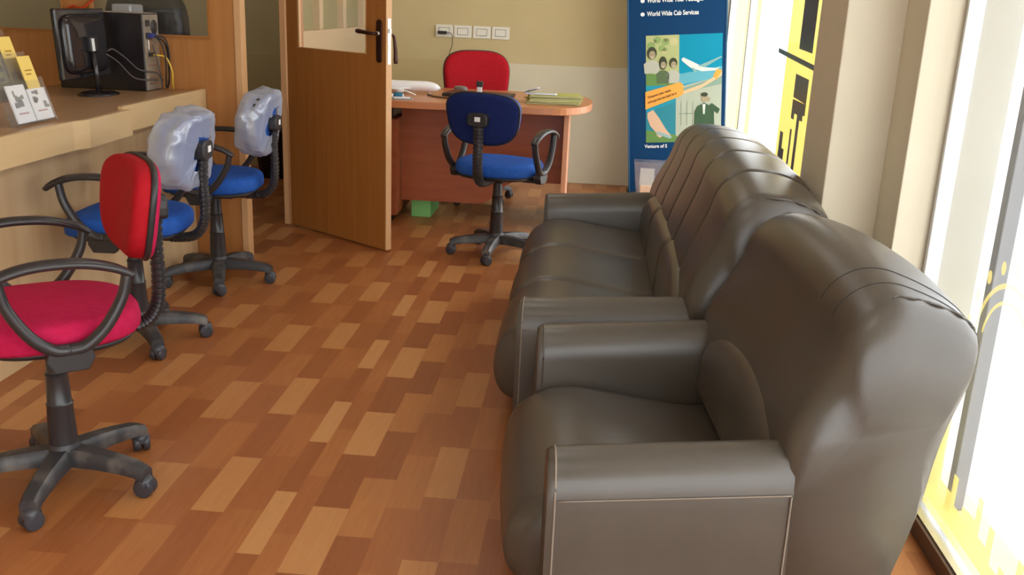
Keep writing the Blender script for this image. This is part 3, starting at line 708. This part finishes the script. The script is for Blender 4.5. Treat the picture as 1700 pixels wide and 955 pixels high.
# switch plates
xs = [(-1.232, 1), (-1.084, 0), (-.932, 0), (-.782, 0)]
for i, (x0, sock) in enumerate(xs):
    zz = 1.115
    t = thing('wall_socket' if sock else 'switch_plate', ('white wall socket with black plug in it, left end of the plate row', 'white switch plate directly right of the socket', 'white switch plate, third in the row above the red chair', 'white switch plate at the right end of the row')[i], 'socket' if sock else 'switch', (x0+.072, 7.77, zz+.048), 0, None)
    bm = bmesh.new(); box(bm, -.070, .070, -.012, 0, -.048, .048); obj('plate', bm, M['white_paint'], t, bevel=.004)
    bm = bmesh.new(); box(bm, -.043, .043, -.0135, -.012, -.027, .027); p = obj('recess_line', bm, ink('line_brown', (.12, .09, .05)), t)
    bm = bmesh.new(); box(bm, -.040, .040, -.017, -.0135, -.024, .024); obj('rocker', bm, M['white_paint'], t, bevel=.002)
t = thing('phone_charger', 'black charger plug with thin cable hanging from the socket', 'charger', (-1.165, 7.753, 1.15))
bm = bmesh.new(); box(bm, -.042, .030, -.035, 0, -.010, .012); obj('plug_body', bm, M['black'], t, bevel=.005)
wire('charger_cable', [(.03, -.02, 0), (.06, -.025, -.002), (.075, -.02, -.03), (.072, -.012, -.10), (.052, -.01, -.16), (.045, -.01, -.30)], .0028, M['black'], t)

# ------------------------------------------------------------------ banner stand
def banner():
    t = thing('banner_stand', 'tall dark blue travel services banner leaning beside the window', 'banner', (.375, 7.35, 0))
    W_, H_ = .715, 1.95
    # banner plane local: u right, v up ; turned in its own plane and yawed a little
    B = Matrix.Rotation(math.radians(-2.5), 4, 'Z') @ Matrix.Rotation(math.radians(-4.6), 4, 'Y') @ Matrix.Translation((0, 0, .03)) 
    def P(bm_pts, y, m, nm, par): 
        bm = bmesh.new(); vs = [bm.verts.new(BU @ Vector((u, y, v))) for u, v in bm_pts]; vb = [bm.verts.new(BU @ Vector((u, y+.0006, v))) for u, v in bm_pts]
        bm.faces.new(vs); bm.faces.new(vb[::-1]); n = len(vs)
        for i in range(n): bm.faces.new((vs[i], vb[i], vb[(i+1) % n], vs[(i+1) % n]))
        return obj(nm, bm, m, par)
    bm = bmesh.new(); box(bm, 0, W_, 0, .004, 0, H_, T=B); sheet = obj('banner_sheet', bm, M['banner'], t)
    bm = bmesh.new(); box(bm, -.006, .006, -.004, .008, 0, H_, T=B); box(bm, W_-.006, W_+.006, -.004, .008, 0, H_, T=B); obj('edge_rod', bm, ink('rod_blue', (.03, .10, .18)), t, bevel=.002)
    bm = bmesh.new(); box(bm, .02, W_-.05, .01, .09, -.026, .02, T=B @ Matrix.Rotation(math.radians(0), 4, 'Y')); 
    bm.free()
    bm = bmesh.new(); box(bm, -.02, .70, -.04, .16, 0, .03); obj('stand_foot', bm, M['black'], t, bevel=.01)
    px0, px1, pz0, pz1 = .12, .635, .375, 1.165
    UX = Matrix.Diagonal((1.085, 1, 1, 1)); BU = B @ UX
    um, zm = .345, .77
    Q = lambda pts, m, nm, d=0: P(pts, -.0012-.0009*d, ink(*m), nm, pic)
    pic = P([(px0, pz0), (px1, pz0), (px1, pz1), (px0, pz1)], -.0010, ink('print_teal', (.02, .30, .42)), 'photo_collage', sheet)
    # upper left: three people on a lawn ; upper right: aircraft in blue sky; lower left: hand with phone; lower right: man on the phone
    Q([(px0, .80), (um, .80), (um, pz1), (px0, pz1)], ('print_lawn', (.42, .46, .20)), 'lawn_picture')
    Q([(px0, .80), (um, .80), (um, .84), (px0, .90)], ('print_green', (.13, .26, .07)), 'grass', 1)
    random.seed(5)
    for k in range(9):
        a, b, r = random.uniform(px0+.03, um-.03), random.uniform(1.05, 1.14), random.uniform(.015, .03)
        Q([(a+r*math.cos(2*PI*i/10), b+r*math.sin(2*PI*i/10)) for i in range(10)], ('print_leaf%d' % (k % 2), ((.25, .36, .12), (.52, .50, .25))[k % 2]), 'foliage', 1)
    def disc(a, b, rx, rz, n=18, rot=0): 
        return [(a+rx*math.cos(2*PI*i/n)*math.cos(rot)-rz*math.sin(2*PI*i/n)*math.sin(rot), b+rx*math.cos(2*PI*i/n)*math.sin(rot)+rz*math.sin(2*PI*i/n)*math.cos(rot)) for i in range(n)]
    for a, b, s, sh, hair in ((.160, 1.03, 1.1, 'w', 0), (.235, .955, .9, 'd', 1), (.305, .955, .9, 'w', 0)):
        Q([(a-.045*s, b-.14), (a+.045*s, b-.14), (a+.05*s, b-.07), (a+.02*s, b-.045), (a-.02*s, b-.045), (a-.05*s, b-.07)], ('print_shirt_'+sh, (.45, .47, .38) if sh == 'w' else (.10, .15, .07)), 'figure', 2)
        Q(disc(a, b+.008, .031*s, .042*s if not hair else .055*s), ('print_hair', (.05, .06, .03)), 'hair', 3)
        Q(disc(a+.003, b-.006, .020*s, .028*s), ('print_skin', (.38, .32, .20)), 'face', 4)
        for e in (-1, 1): Q(disc(a+.003+e*.008*s, b, .0035*s, .0025*s, 8), ('print_hair', (0, 0, 0)), 'eye', 5)
        Q([(a-.007*s, b-.017*s), (a+.012*s, b-.017*s), (a+.003, b-.023*s)], ('print_smile', (.7, .68, .55)), 'mouth', 5)
    Q([(um, .80), (px1, .85), (px1, pz1), (um, pz1)], ('print_sky', (.0, .26, .40)), 'sky_picture')
    Q([(um, .80), (px1, .85), (px1, .93), (um, .88)], ('print_sky_low', (.12, .40, .48)), 'haze', 1)
    Q([(.36, .99), (.375, 1.0), (.44, .965), (.51, .925), (.60, .915), (.62, .925), (.60, .90), (.50, .895), (.42, .925), (.365, .975)], ('print_plane', (.66, .72, .66)), 'aircraft', 2)
    Q([(.47, .935), (.625, 1.0), (.635, .995), (.52, .925)], ('print_wing', (.22, .42, .40)), 'aircraft_wing', 3)
    Q([(.44, .925), (.47, .90), (.455, .888), (.43, .915)], ('print_wing', (0, 0, 0)), 'aircraft_engine', 3)
    Q([(px0, pz0), (um-.02, pz0), (um-.02, .68), (px0, .60)], ('print_teal2', (.03, .24, .30)), 'hand_picture', 0)
    Q([(px0, pz0), (um+.03, pz0), (um-.02, .43), (px0, .47)], ('print_green', (0, 0, 0)), 'grass', 1)
    Q([(px0+.01, .60), (.17, .62), (.21, .56), (.26, .47), (.29, .43), (.275, .41), (.24, .43), (.22, .41), (.20, .42), (.19, .45), (.15, .50), (px0+.01, .56)], ('print_hand', (.66, .45, .30)), 'hand', 2)
    Q([(.19, .44), (.29, .40), (.30, .42), (.20, .46)], ('print_phone', (.30, .45, .45)), 'telephone', 3)
    Q([(um-.02, pz0), (px1, pz0), (px1, .86), (um-.02, .78)], ('print_office', (.42, .47, .36)), 'office_picture')
    Q([(um-.01, .765), (px1, .86), (px1, .80), (um-.01, .735)], ('print_wall', (.24, .36, .28)), 'ceiling_band', 1)
    Q([(um-.015, .74), (.50, .80), (.62, .88), (.635, .90), (.635, .86), (.50, .775), (um-.015, .715)], ('print_swoosh', (.70, .50, .28)), 'swoosh', 2)
    Q([(.635, .90), (.60, .91), (.575, .86), (.60, .83)], ('print_orange', (.85, .38, .07)), 'star', 3)
    for a in (.36, .40, .44): Q([(a, .50), (a+.003, .50), (a+.003, .68), (a, .68)], ('print_line', (.22, .28, .22)), 'window_bar', 2)
    Q([(.34, .585), (.47, .585), (.47, .589), (.34, .589)], ('print_line', (0, 0, 0)), 'window_bar', 2)
    Q([(.45, .46), (.59, .46), (.585, .60), (.61, .58), (.625, .615), (.57, .66), (.55, .645), (.52, .665), (.47, .64), (.452, .60)], ('print_suit', (.05, .10, .05)), 'figure', 3)
    Q([(.507, .655), (.527, .655), (.522, .58), (.512, .58)], ('print_plane', (0, 0, 0)), 'shirt', 4)
    Q(disc(.52, .70, .022, .033), ('print_skin', (0, 0, 0)), 'face', 4); Q(disc(.518, .725, .024, .016), ('print_hair', (0, 0, 0)), 'hair', 5)
    Q(disc(.547, .69, .012, .016), ('print_skin', (0, 0, 0)), 'hand', 5)
    st = Q([(px0-.004, .625), (um+.005, .715), (um+.03, .735), (um+.03, .80), (um+.01, .822), (px0-.004, .755)], ('print_orange', (.85, .38, .07)), 'slogan_strip', 6)
    FX = Matrix.Rotation(PI/2, 4, 'X')
    def TXT(s, u, v, size, m, nm, par, rot=0, st=1.0, d=.002):
        text_mesh(nm, s, size, m, par, BU @ Matrix.Translation((u, -d, v)) @ Matrix.Rotation(-rot, 4, 'Y') @ FX, stretch=st)
    iw = M['ink_white']
    TXT('World Wide Cab Services', .128, 1.305, .046, iw, 'line_of_text', sheet, st=.70)
    TXT('World Wide Tour Packages', .128, 1.400, .046, iw, 'line_of_text', sheet, st=.715)
    TXT('Venture of S', .11, .335, .036, iw, 'line_of_text', sheet, st=.85)
    for v in (1.318, 1.413): P(disc(.098, v, .014, .014), -.0012, iw, 'bullet', sheet)
    TXT('Whatever your needs', .135, .705, .026, ink('print_brown', (.20, .10, .03)), 'slogan_text', st, rot=math.radians(18.5), st=.72, d=.0082)
    TXT("we've got the best deals for it", .135, .668, .026, ink('print_brown', (0, 0, 0)), 'slogan_text', st, rot=math.radians(18.5), st=.66, d=.0082)
banner()
# clear box at the foot of the banner
t = thing('clear_leaflet_box', 'clear plastic box with papers standing at the foot of the banner', 'leaflet box', (.50, 6.98, 0))
bm = bmesh.new(); 
ob_ = lambda z, w0, d0: [Vector((-w0, -d0, z)), Vector((w0, -d0, z)), Vector((w0, d0, z)), Vector((-w0, d0, z))]
grid_closed(bm, [ob_(0, .085, .06), ob_(.33, .125, .075)], False); bm.verts.ensure_lookup_table(); bm.faces.new(bm.verts[0:4]); obj('plastic_box', bm, M['acrylic'], t).modifiers.new('s', 'SOLIDIFY').thickness = .003
bm = bmesh.new(); box(bm, -.070, .068, -.03, .02, .004, .15); obj('folded_papers', bm, ink('peach_paper', (.72, .50, .32)), t, bevel=.004)
bm = bmesh.new(); box(bm, -.075, .03, .028, .032, .004, .27); obj('paper_sheet', bm, ink('grey_sheet', (.45, .47, .45)), t)

# ------------------------------------------------------------------ items on the counter
CZ = .8921
def monitor():
    t = thing('computer_monitor', 'black flat monitor seen from behind on the reception counter', 'monitor', (-2.315, 4.435, CZ))
    bm = bmesh.new(); grid_closed(bm, [[Vector((x*s*1.0, y*s, z)) for x, y in superellipse(.085, .125, 36, 2)] for z, s in ((0, 1), (.006, .99), (.014, .80), (.020, .3), (.021, .05))]); obj('stand_base', bm, M['gloss_black'], t, True)
    bm = bmesh.new(); tube(bm, [Vector((.0, 0, .015)), Vector((-.002, 0, .10)), Vector((-.015, 0, .22))], .016, side=(0, 1, 0), rb=.012, seg=14); obj('stand_neck', bm, M['gloss_black'], t, True)
    T = Matrix.Translation((-.055, 0, .245)) @ Matrix.Rotation(math.radians(-3), 4, 'Y')
    bm = bmesh.new(); box(bm, -.02, .006, -.222, .222, -.17, .148, T=T); sc_ = obj('screen_housing', bm, M['gloss_black'], t, bevel=.008)
    bm = bmesh.new(); grid_closed(bm, [[T @ Vector((x_, y*s, -.012+z*s)) for y, z in superellipse(.205, .135, 36, 6)] for x_, s in ((.006, 1), (.022, .93), (.030, .75), (.032, .2))]); obj('rear_cover', bm, M['gloss_black'], sc_, True)
    bm = bmesh.new(); box(bm, .028, .055, -.035, .035, -.05, .02, T=T); h = obj('hinge_block', bm, M['black'], t, bevel=.006)
    bm = bmesh.new(); box(bm, .0555, .0565, -.028, -.004, -.045, .012, T=T); obj('label_sticker', bm, M['paper'], h)
    bm = bmesh.new(); box(bm, -.022, -.0205, -.212, .212, -.155, .138, T=T); obj('screen', bm, M['gloss_black'], sc_)
monitor()
def tower():
    t = thing('computer_tower', 'black computer tower with its ports and cables facing right', 'computer', (-2.40, 4.77, CZ)); X1 = .205; hh = .375
    bm = bmesh.new(); box(bm, -.24, X1, -.085, .085, 0, hh); obj('case', bm, M['case_black'], t, bevel=.004)
    bm = bmesh.new(); box(bm, -.20, X1+.001, -.086, .086, hh, hh+.003); obj('top_lip', bm, M['grey_metal'], t)
    bm = bmesh.new(); box(bm, X1, X1+.004, -.080, .080, .005, hh-.005); r = obj('rear_panel', bm, M['grey_metal'], t)
    bm = bmesh.new(); tube(bm, [Vector((X1+.004, .03, hh-.065)), Vector((X1+.0045, .03, hh-.065)), Vector((X1+.007, .03, hh-.065))], .036, seg=24); obj('fan_grille', bm, M['dark_plastic'], r, True)
    def port(y, z, w_, h, m, nm='port', d=.008): 
        bm = bmesh.new(); box(bm, X1+.004, X1+.004+d, y-w_/2, y+w_/2, z-h/2, z+h/2); return obj(nm, bm, m, r, bevel=.002)
    port(-.045, hh-.045, .035, .03, M['black'], 'power_inlet'); port(-.045, hh-.105, .04, .028, M['black'], 'power_inlet')
    port(-.03, .27, .05, .022, ink('vga_blue', (.05, .06, .25)), 'video_port', .03); port(-.03, .225, .04, .05, M['chrome'], 'usb_block'); port(-.03, .178, .035, .02, M['black'], 'network_port', .015)
    for k in range(4): port(0, .035+.03*k, .12, .010, M['chrome'], 'slot_cover', .002)
    def cab(p, m, rr=.0045): wire('cable', p, rr, m, t)
    x = X1+.02
    cab([(x, -.03, .178), (x+.05, 0, .165), (x+.075, .01, .10), (x+.07, .02, .04), (x+.06, .05, .008)], M['yellow_cable'])
    cab([(x, -.03, .27), (x+.05, .0, .26), (x+.06, .02, .18), (x+.05, .03, .07), (x+.03, .05, .01)], M['black'])
    cab([(x-.01, -.045, hh-.105), (x+.04, -.02, hh-.12), (x+.05, .02, .2), (x+.045, .04, .05), (x+.02, .06, .01)], M['black'])
    cab([(x+.02, -.03, .27), (x+.04, -.01, .225), (x+.05, 0, .15), (x+.035, .02, .02)], M['black'])
    g = ink('cable_grey', (.09, .075, .075))
    wire('monitor_cable', [(.135, -.315, .205), (.14, -.27, .21), (.16, -.20, .17), (.19, -.14, .115), (.215, -.10, .10), (.235, -.03, .09), (.245, .02, .05)], .004, g, t)
    wire('monitor_cable', [(.13, -.32, .19), (.15, -.25, .15), (.18, -.18, .08), (.205, -.12, .06), (.24, -.03, .055)], .004, g, t)
    wire('usb_cable', [(.225, -.03, .225), (.25, -.05, .17), (.26, -.03, .06), (.25, .0, .01)], .003, g, t)
tower()

# tiered acrylic leaflet holder and its leaflets
def holder():
    loc = Vector((-1.995, 3.365, CZ+.0095)); W2 = .122
    t = thing('leaflet_holder', 'three-tier clear acrylic leaflet stand on the counter edge', 'leaflet stand', loc)
    lean = math.radians(-17)
    def tier(k): return Matrix.Translation((-.075*k, 0, .075*k)) @ Matrix.Rotation(lean, 4, 'Y')
    for k in range(3):
        T = tier(k)
        bm = bmesh.new(); box(bm, -.03, -.027, -W2, W2, 0, .26, T=T); box(bm, 0, .003, -W2, W2, 0, .15, T=T); box(bm, -.027, 0, -W2, W2, 0, .003, T=T)
        box(bm, -.030, .003, -W2-.003, -W2, 0, .16, T=T); box(bm, -.030, .003, W2, W2+.003, 0, .16, T=T)
        obj('pocket', bm, M['acrylic'], t)
    for s in (-1, 1):
        bm = bmesh.new(); prism(bm, [(.005, -.009), (.005, .004), (-.16, .16), (-.20, .16), (-.21, -.009)], 1, s*(W2+.0045)-.0015, s*(W2+.0045)+.0015); obj('side_support', bm, M['acrylic'], t)
    def leaflet(k, y, x, h, wd, m, pic, label, grp):
        T = tier(k)
        o = thing('leaflet', label, 'leaflet', loc, 0, grp)
        z0 = .0045
        bm = bmesh.new(); box(bm, x, x+.003, y-wd/2, y+wd/2, z0, z0+h, T=T); b = obj('card', bm, m, o)
        if pic == 'yellow':
            for q in range(2):
                bm = bmesh.new(); box(bm, x+.003, x+.0034, y-.022, y+.022-.01*q, z0+h-.055-.014*q, z0+h-.050-.014*q, T=T); obj('printed_line', bm, ink('print_ochre', (.35, .20, .03)), b)
            bm = bmesh.new(); random.seed(11)
            for q in range(5):
                a = y-.03+.012*q; box(bm, x+.003, x+.0034, a, a+.006, z0+h*.30, z0+h*(.38+.10*random.random()), T=T)
            obj('printed_skyline', bm, ink('print_grey', (.28, .26, .24)), b)
        elif pic == 'white':
            bm = bmesh.new(); random.seed(int(abs(y)*1000)+k)
            for q in range(7):
                a, z = y-wd*.38+random.random()*wd*.6, z0+.03+random.random()*h*.6; box(bm, x+.003, x+.0034, a, a+.012+.02*random.random(), z, z+.006+.02*random.random(), T=T)
            obj('printed_picture', bm, ink('print_grey', (0, 0, 0)), b)
            bm = bmesh.new(); box(bm, x+.003, x+.0034, y-.03, y+.03, z0+.03, z0+.036, T=T); obj('printed_line', bm, ink('print_pink', (.55, .32, .30)), b)
    leaflet(0, .070, -.010, .235, .080, M['yellow'], 'yellow', 'yellow leaflet upright in the front tier of the stand', None)
    leaflet(0, .062, -.0055, .115, .115, M['paper'], 'white', 'white printed leaflet at the front right of the lowest tier', None)
    leaflet(0, -.060, -.0055, .135, .115, M['paper'], 'white', 'white printed leaflet at the front left of the lowest tier', None)
    leaflet(1, .075, -.010, .225, .085, M['yellow'], 'yellow', 'yellow leaflet in the middle tier, right side', None)
    leaflet(1, -.055, -.010, .215, .10, M['yellow'], 'yellow', 'yellow leaflet in the middle tier, left side', None)
    leaflet(1, -.05, -.0055, .16, .11, ink('cream_card', (.62, .52, .30)), 'white', 'cream leaflet in the middle tier in front of the yellow ones', None)
    leaflet(2, .05, -.010, .20, .12, ink('pale_card', (.72, .68, .46)), 'white', 'pale cream leaflet in the top tier, right side', None)
    leaflet(2, -.06, -.010, .17, .10, ink('peach_card', (.66, .38, .20)), 'white', 'peach leaflet in the top tier, left side', None)
holder()

# ------------------------------------------------------------------ inside the cabin
def exec_chair():
    t = thing('executive_chair', 'black executive chair seen through the partition glass', 'chair', (-2.95, 6.35, 0), math.radians(170))
    bm = bmesh.new(); grid_closed(bm, [[Vector((v.x, v.z, v.y+.98)) for v in r] for r in pad(.30, .40, .13, 4.5, .6)]); obj('backrest', bm, M['black'], t, True)
    bm = bmesh.new(); grid_closed(bm, [[Vector((v.x, v.y+.28, v.z+.50)) for v in r] for r in pad(.27, .26, .11, 3.0, .8)]); obj('seat', bm, M['black'], t, True)
    bm = bmesh.new(); lathe(bm, [(.03, .08), (.03, .45)], c=(0, .25, 0)); box(bm, -.05, .05, -.03, .3, .43, .455); obj('column', bm, M['black'], t)
    bm = bmesh.new()
    for k in range(5):
        a = 2*PI*k/5; tube(bm, [Vector((0, .25, .09)), Vector((.15*math.cos(a), .25+.15*math.sin(a), .075)), Vector((.3*math.cos(a), .25+.3*math.sin(a), .055))], .02, seg=8)
        lathe(bm, [(.02, 0), (.026, .02), (.02, .05)], c=(.3*math.cos(a), .25+.3*math.sin(a), 0), seg=12)
    obj('star_base', bm, M['black'], t, True)
exec_chair()
t = thing('waste_bin', 'black waste bin on the cabin floor seen through the doorway', 'bin', (-2.42, 7.35, 0))
bm = bmesh.new(); lathe(bm, [(.13, 0), (.17, .36), (.18, .36), (.18, .375), (.165, .375), (.125, .012), (.02, .012)], seg=28); obj('bucket', bm, M['black'], t, True)
bm = bmesh.new(); 
t = thing('carton', 'tall carton topped with clear white plastic, behind the partition glass', 'box', (-2.62, 5.35, 0))
bm.free()
bm = bmesh.new(); box(bm, -.10, .10, -.12, .12, 0, 1.12); obj('carton', bm, ink('cabin_dark', (.10, .06, .03)), t, bevel=.004)
bm = bmesh.new(); box(bm, -.02, .09, -.08, .08, 1.12, 1.30); obj('plastic_bag', bm, M['plastic_wrap'], t, bevel=.01)

# ------------------------------------------------------------------ films on the window glass
def film(nm, pts, m, par, x=1.0335, holes=None):
    bm = bmesh.new(); prism(bm, pts, 0, x-.0005, x); return obj(nm, bm, m, par)
# far window: yellow panel with dark skyline strips
y0, y1 = 4.32, 5.24
yf = film('yellow_film', [(y0, .35), (y1, .30), (y1, 2.2), (y0, 2.2)], see_through('yellow_vinyl', (.92, .76, .22), .80, .3, .02), win1, 1.0335)
def dk(nm, pts): film(nm, [(a+.15, b) for a, b in pts], M['dark_film'], yf, 1.0325)
dk('dark_band', [(y0, 1.14), (y1+.08, 1.19), (y1+.08, 1.215), (y0, 1.165)])
dk('dark_column', [(4.50, 1.22), (4.80, 1.23), (4.80, 2.2), (4.50, 2.2)])
dk('dark_column', [(4.50, .985), (4.80, .995), (4.80, 1.11), (4.50, 1.10)])
dk('dark_skyline', [(4.50, .985), (4.50, .93), (4.54, .93), (4.54, .90), (4.60, .90), (4.60, .87), (4.66, .87), (4.66, .92), (4.73, .92), (4.73, .89), (4.80, .89), (4.80, .985)])
dk('dark_tower', [(4.60, .60), (4.66, .60), (4.66, .87), (4.60, .87)])
dk('dark_tower', [(4.74, .60), (4.78, .60), (4.78, .84), (4.74, .84)])
dk('dark_tower', [(4.88, .55), (5.02, .55), (5.02, .80), (4.94, .80), (4.94, .72), (4.88, .72)])
dk('dark_band', [(4.32, .50), (4.88, .56), (4.88, .62), (4.32, .56)])
# near window: pale yellow film along the foot with a skyline edge, and a sun emblem
random.seed(21); pts = [(2.74, .06)]; y = 2.74; top = []
zz = .62
top.append((2.74, .62)); top.append((2.45, .58))
y = 2.45
while y > .6:
    h = .16+.12*random.random(); top += [(y, h), (y-.03, h)]; y -= .03
    h2 = .05+.10*random.random()+.06; top += [(y, h2), (y-.05, h2)]; y -= .05
film('yellow_film', [(.6, .06), (2.74, .06)]+top[:], M['yellow_film'], win2)
def ring(nm, cy, cz, r0, r1, a0, a1, n=30):
    p = [(cy+r0*math.cos(a0+(a1-a0)*k/n), cz+r0*math.sin(a0+(a1-a0)*k/n)) for k in range(n+1)]
    p += [(cy+r1*math.cos(a1-(a1-a0)*k/n), cz+r1*math.sin(a1-(a1-a0)*k/n)) for k in range(n+1)]
    bm = bmesh.new()
    A = [bm.verts.new((1.033, a, b)) for a, b in p[:n+1]]; B_ = [bm.verts.new((1.033, a, b)) for a, b in reversed(p[n+1:])]
    for i in range(n): bm.faces.new((A[i], A[i+1], B_[i+1], B_[i]))
    return obj(nm, bm, M['emblem_film'], win2)
cy, cz = 2.24, .615
ring('emblem_arc', cy, cz, .165, .178, 0, PI); ring('emblem_arc', cy, cz, .125, .135, .15, PI-.15)
for k in range(9):
    a = PI*(k+.3)/8.6; p = (cy+.215*math.cos(a), cz+.215*math.sin(a))
    bm = bmesh.new(); vs = [bm.verts.new((1.033, p[0]+.013*math.cos(q), p[1]+.018*math.sin(q))) for q in [2*PI*i/14 for i in range(14)]]; bm.faces.new(vs); obj('emblem_dot', bm, M['emblem_film'], win2)

wire('loose_cable', [(-2.68, 4.855, 1.262), (-2.63, 4.848, 1.285), (-2.585, 4.846, 1.278), (-2.55, 4.848, 1.30), (-2.52, 4.856, 1.325)], .007, ink('orange_cable', (.55, .07, .02)))
tag(bpy.data.objects['loose_cable'], 'short orange-red cable on the wooden partition post above the monitor', 'cable')
